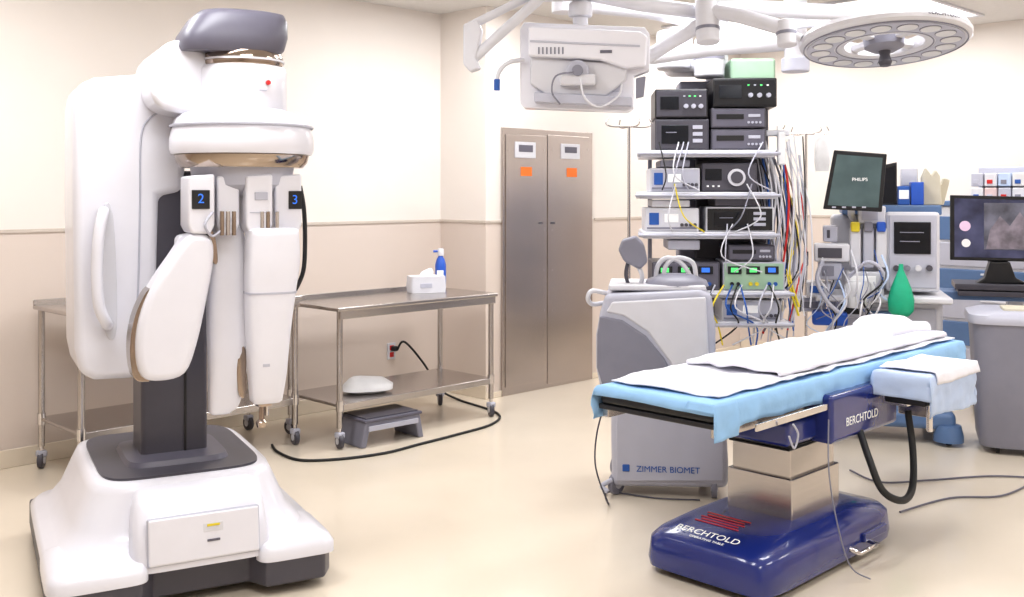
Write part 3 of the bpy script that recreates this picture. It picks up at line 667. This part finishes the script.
box2(g,'foot_base',(-.28,-.15,.06),(.28,.25,.12),OFFW,.03)
for i,(x,y) in enumerate([(-.24,-.1),(.24,-.1),(-.24,.2),(.24,.2)]): cyl(g,'wheel_%d'%i,(x-.012,y,.035),(x+.012,y,.035),.035,BLKR)
box2(g,'display_post',(cx-.03,.0,qz),(cx+.03,.04,cz),BLACK,.01)

# gray hamper in front
g=G('waste_hamper',3.02,5.98,-20)
loft(g,'bin',[sring(0,0,.27,.2,.04,p=6),sring(0,0,.28,.21,.08,p=6),sring(0,0,.305,.23,.5,p=6),sring(0,0,.32,.25,.76,p=6)],MGRAY,60)
loft(g,'rim',[sring(0,0,.335,.26,.75,p=6),sring(0,0,.34,.265,.77,p=6),sring(0,0,.335,.26,.80,p=6),sring(0,0,.27,.21,.82,p=6)],LGRAY,60)
box(g,'lid_fold',(0,-.02,.825),(.3,.2,.02),BEIGE,.008)
loft(g,'liner_bag',[sring(.05,-.25,.09,.02,.58,p=2.5),sring(.05,-.26,.1,.03,.68,p=2.5),sring(.05,-.25,.06,.02,.79,p=2.5)],CLEAR,80)
for i,(x,y) in enumerate([(-.18,-.14),(.18,-.14),(-.18,.14),(.18,.14)]): cyl(g,'wheel_%d'%i,(x-.01,y,.025),(x+.01,y,.025),.025,BLKR)

# supply cart at right rear
p=uv(8.2,2.85); g=G('supply_cart',p.x,p.y,-45)
box2(g,'body',(-.45,-.25,.1),(.45,.25,1.40),OFFW,.02)
for i in range(6): box2(g,'drawer_%d'%i,(-.42,-.265,.14+.2*i),(.42,-.245,.32+.2*i),[LGRAY,DBLU][i%2],.01); box2(g,'pull_%d'%i,(-.1,-.28,.28+.2*i),(.1,-.262,.295+.2*i),OFFW,.004)
box2(g,'top',(-.47,-.27,1.40),(.47,.27,1.44),DBLU,.01)
for i,(x,y) in enumerate([(-.35,-.2),(.35,-.2),(-.35,.2),(.35,.2)]): cyl(g,'wheel_%d'%i,(x-.012,y,.05),(x+.012,y,.05),.05,BLKR)
PK=mat('pale_label',(214,190,190),.5)
for r in range(2):
    for i in range(6):
        box2(g,'bin_%d_%d'%(r,i),(-.2+.10*i,-.2,1.44+.11*r),(-.11+.10*i,0,1.54+.11*r),[CLEAR,PK,LGRAY,OFFW,PALEB][(i+r*2)%5],.008)
        box2(g,'bin_tag_%d_%d'%(r,i),(-.18+.10*i,-.205,1.46+.11*r),(-.14+.10*i,-.195,1.49+.11*r),[LBLU,LGRAY,REDM,MGRAY][(i+r)%4],.002)
box2(g,'bin_frame',(-.22,0,1.44),(.42,.05,1.70),LGRAY,.01)

# ---------------------------------------------------------------- ceiling mounted monitor boom
g=G('ceiling_monitor_boom',.33,4.7,-6)
pxprism(g,'panel_back',[(520,28),(524,22),(645,27),(650,34),(650,70),(634,76),(634,108),(628,112),(524,108),(520,103)],-.03,.09,WHITE,.008)
pxprism(g,'top_box',[(528,26),(640,31),(648,36),(646,66),(626,68),(600,60),(528,56)],-.10,.08,WHITE,.012)
pxprism(g,'panel_housing',[(530,56),(628,64),(626,80),(606,96),(545,94),(530,84)],-.06,.04,OFFW,.01)
pxprism(g,'top_rib',[(530,40),(640,45),(640,47),(530,42)],-.104,.008,LGRAY,.001)
pxprism(g,'lower_frame',[(534,92),(632,97),(632,106),(534,102)],-.09,.07,LGRAY,.006)
q=g.at(578,72,-.06); cyl(g,'mount_disc',(q.x,-.05,q.z),(q.x,-.11,q.z),.05,LGRAY,bev=.008); cyl(g,'mount_hub',(q.x,-.1,q.z),(q.x,-.125,q.z),.025,MGRAY)
box(g,'mount_bracket',(q.x,-.09,q.z-.04),(.16,.05,.05),OFFW,.01)
for i in range(7): rect(g,'vent_%d'%i,538+i*4,47,539.6+i*4,54,-.103,.006,MGRAY,.001)
rect(g,'label_tag',608,84,622,92,-.035,.01,LGRAY,.001); rect(g,'label_blue',600,50,612,53,-.104,.006,SGRAY,.001)
pxprism(g,'side_port',[(636,78),(646,76),(644,96),(636,98)],-.02,.05,MGRAY,.004)
tube(g,'cable_a',[g.at(580,78,-.13),g.at(585,98,-.15),g.at(600,107,-.12),g.at(618,96,-.1),g.at(622,84,-.1)],.005,OFFW); tube(g,'cable_b',[g.at(575,72,-.12),g.at(556,76,-.15),g.at(552,92,-.13),g.at(560,104,-.1)],.004,MGRAY)
tube(g,'side_handle',[g.at(524,60,-.05),g.at(510,62,-.08),g.at(500,70,-.1),g.at(497,80,-.1)],.01,OFFW); 
q=g.at(497,86,-.1); cyl(g,'handle_grip',(q.x,q.y,q.z+.03),(q.x,q.y,q.z-.02),.014,LBLU)
q0=g.at(580,20,.0); 
cyl(g,'mount_post',(q0.x,.05,q0.z-.12),(q0.x,.05,q0.z+.18),.035,OFFW); cyl(g,'mount_knuckle',(q0.x,.05,q0.z+.02),(q0.x,.05,q0.z+.09),.055,OFFW,bev=.01)
tube(g,'spring_arm',[g.at(580,-8,.05),g.at(640,4,.1),g.at(700,12,.3)],.035,OFFW,n=1)
pxprism(g,'yoke_plate',[(463,24),(477,18),(482,30),(476,58),(480,68),(470,72),(463,64)],-.12,.06,OFFW,.01)
tube(g,'yoke_arm',[g.at(470,62,-.09),g.at(500,34,-.09),g.at(536,2,-.09),g.at(548,-10,-.09)],.024,OFFW,n=1)
tube(g,'yoke_arm_b',[g.at(470,26,-.09),g.at(530,-4,-.06)],.02,OFFW,n=1)
q1=g.at(545,-14,-.05); box2(g,'arm_hub',(q1.x-.08,-.13,q1.z-.05),(q1.x+.2,.1,q1.z+.08),OFFW,.03)
cyl(g,'ceiling_post',(q1.x+.1,0,q1.z),(q1.x+.1,0,CZ),.06,OFFW); cyl(g,'ceiling_flange',(q1.x+.1,0,CZ-.05),(q1.x+.1,0,CZ),.16,OFFW)

# ---------------------------------------------------------------- surgical lights
g=G('surgical_light',1.67,4.6,0,2.195,tilt=-9)
def annulus(r0,r1,z0,z1): 
    return [(r0,z0),(r0+.01,z0-.006),(r1-.02,z0-.004),(r1,z0+.01),(r1+.004,(z0+z1)/2),(r1-.01,z1-.006),(r1-.05,z1+.006),(r0+.03,z1+.008),(r0,z1),(r0,z0)]
lathe(g,'ring',annulus(.17,.365,-.03,.025),(0,0,0),OFFW,64,ang=30)
lathe(g,'lens_band',[(.215,-.038),(.335,-.038),(.335,-.033),(.215,-.033),(.215,-.038)],(0,0,0),LGRAY,64)
lathe(g,'rim_line',[(.345,-.0375),(.350,-.0375),(.350,-.033),(.345,-.033),(.345,-.0375)],(0,0,0),MGRAY,64)
lathe(g,'rim_line_b',[(.203,-.0375),(.209,-.0375),(.209,-.033),(.203,-.033),(.203,-.0375)],(0,0,0),MGRAY,64)
for i in range(16):
    a=i*2*math.pi/16; cyl(g,'led_%d'%i,(.275*math.cos(a),.275*math.sin(a),-.033),(.275*math.cos(a),.275*math.sin(a),-.042),.041,CLEAR,seg=20)
    cyl(g,'led_ring_%d'%i,(.275*math.cos(a),.275*math.sin(a),-.033),(.275*math.cos(a),.275*math.sin(a),-.040),.045,MGRAY,seg=20)
for i in range(4):
    a=i*math.pi/2+.5; box(g,'spoke_%d'%i,(.13*math.cos(a),.13*math.sin(a),-.005),(.16,.045,.03),OFFW,.008,rot=(0,0,math.degrees(a)))
lathe(g,'hub',[(0,-.06),(.05,-.06),(.085,-.04),(.09,.01),(.07,.035),(0,.04)],(0,0,0),MGRAY,36)
lathe(g,'handle',[(0,-.13),(.022,-.128),(.03,-.11),(.022,-.08),(.026,-.06),(0,-.05)],(0,0,0),DGRAY,24)
text(g,'rim_label','BERCHTOLD',(.13,-.347,-.003),.03,DGRAY,(90,0,20))
tube(g,'yoke',[(-.37,0,.0),(-.41,.02,.03),(-.40,.1,.08),(-.3,.2,.13),(-.15,.25,.15)],.018,OFFW)
tube(g,'yoke_b',[(.37,.0,.0),(.4,.05,.04),(.3,.18,.12),(.05,.26,.16),(-.15,.25,.15)],.016,OFFW)
cyl(g,'knuckle',(-.43,.02,-.03),(-.43,.02,.09),.045,OFFW,bev=.01)
cyl(g,'knuckle_band',(-.43,.02,.02),(-.43,.02,.035),.047,MGRAY)
tube(g,'arm_a',[(-.43,.02,.05),(-.62,.1,.14),(-.75,.2,.2)],.035,OFFW,n=1)
cyl(g,'knuckle_b',(-.75,.2,.04),(-.75,.2,.3),.055,OFFW,bev=.01)
cyl(g,'knuckle_b_band',(-.75,.2,.1),(-.75,.2,.115),.057,MGRAY)
tube(g,'arm_b',[(-.75,.2,.22),(.1,.7,.36)],.04,OFFW,n=1)
tube(g,'arm_c',[(-.75,.2,.15),(-1.0,.5,.06),(-1.35,.9,.0)],.035,OFFW,n=1)
cyl(g,'drop_post',(-.75,.2,.25),(-.75,.06,.78),.05,OFFW)

g=G('ceiling_gas_column',1.55,5.6,0)
cyl(g,'tube',(0,0,2.2),(0,0,CZ),.06,OFFW); cyl(g,'flange',(0,0,CZ-.04),(0,0,CZ),.14,OFFW); cyl(g,'cap',(0,0,2.16),(0,0,2.24),.075,LGRAY,bev=.01)
tube(g,'arm',[(0,0,2.32),(-.45,.1,2.3),(-.75,.3,2.28)],.04,OFFW,n=1); tube(g,'arm_b',[(0,0,2.45),(.4,-.1,2.4)],.03,OFFW,n=1)

# floor cords at the right
g=G('floor_cable',0,0)
tube(g,'cord_a',[fl(850,470),fl(880,482),fl(930,480),fl(990,476),fl(1040,478)],.005,SGRAY)
tube(g,'cord_b',[fl(900,512),fl(950,498),fl(1000,496),fl(1030,484)],.005,SGRAY)

# ---------------------------------------------------------------- world, camera, colour
w=bpy.data.worlds.new('world'); sc.world=w; w.use_nodes=True
w.node_tree.nodes['Background'].inputs[0].default_value=(.9,.92,1,1); w.node_tree.nodes['Background'].inputs[1].default_value=.3
cam=bpy.data.cameras.new('camera'); cam.lens=36; cam.sensor_width=36; cam.shift_y=-(298.5-HY)/1024; cam.clip_start=.05
co=bpy.data.objects.new('camera',cam); COL.objects.link(co); co.location=(0,0,H); co.rotation_euler=(rad(90),0,0); sc.camera=co
sc.view_settings.view_transform='Standard'; sc.view_settings.look='None'; sc.view_settings.exposure=0.0; sc.view_settings.gamma=.94
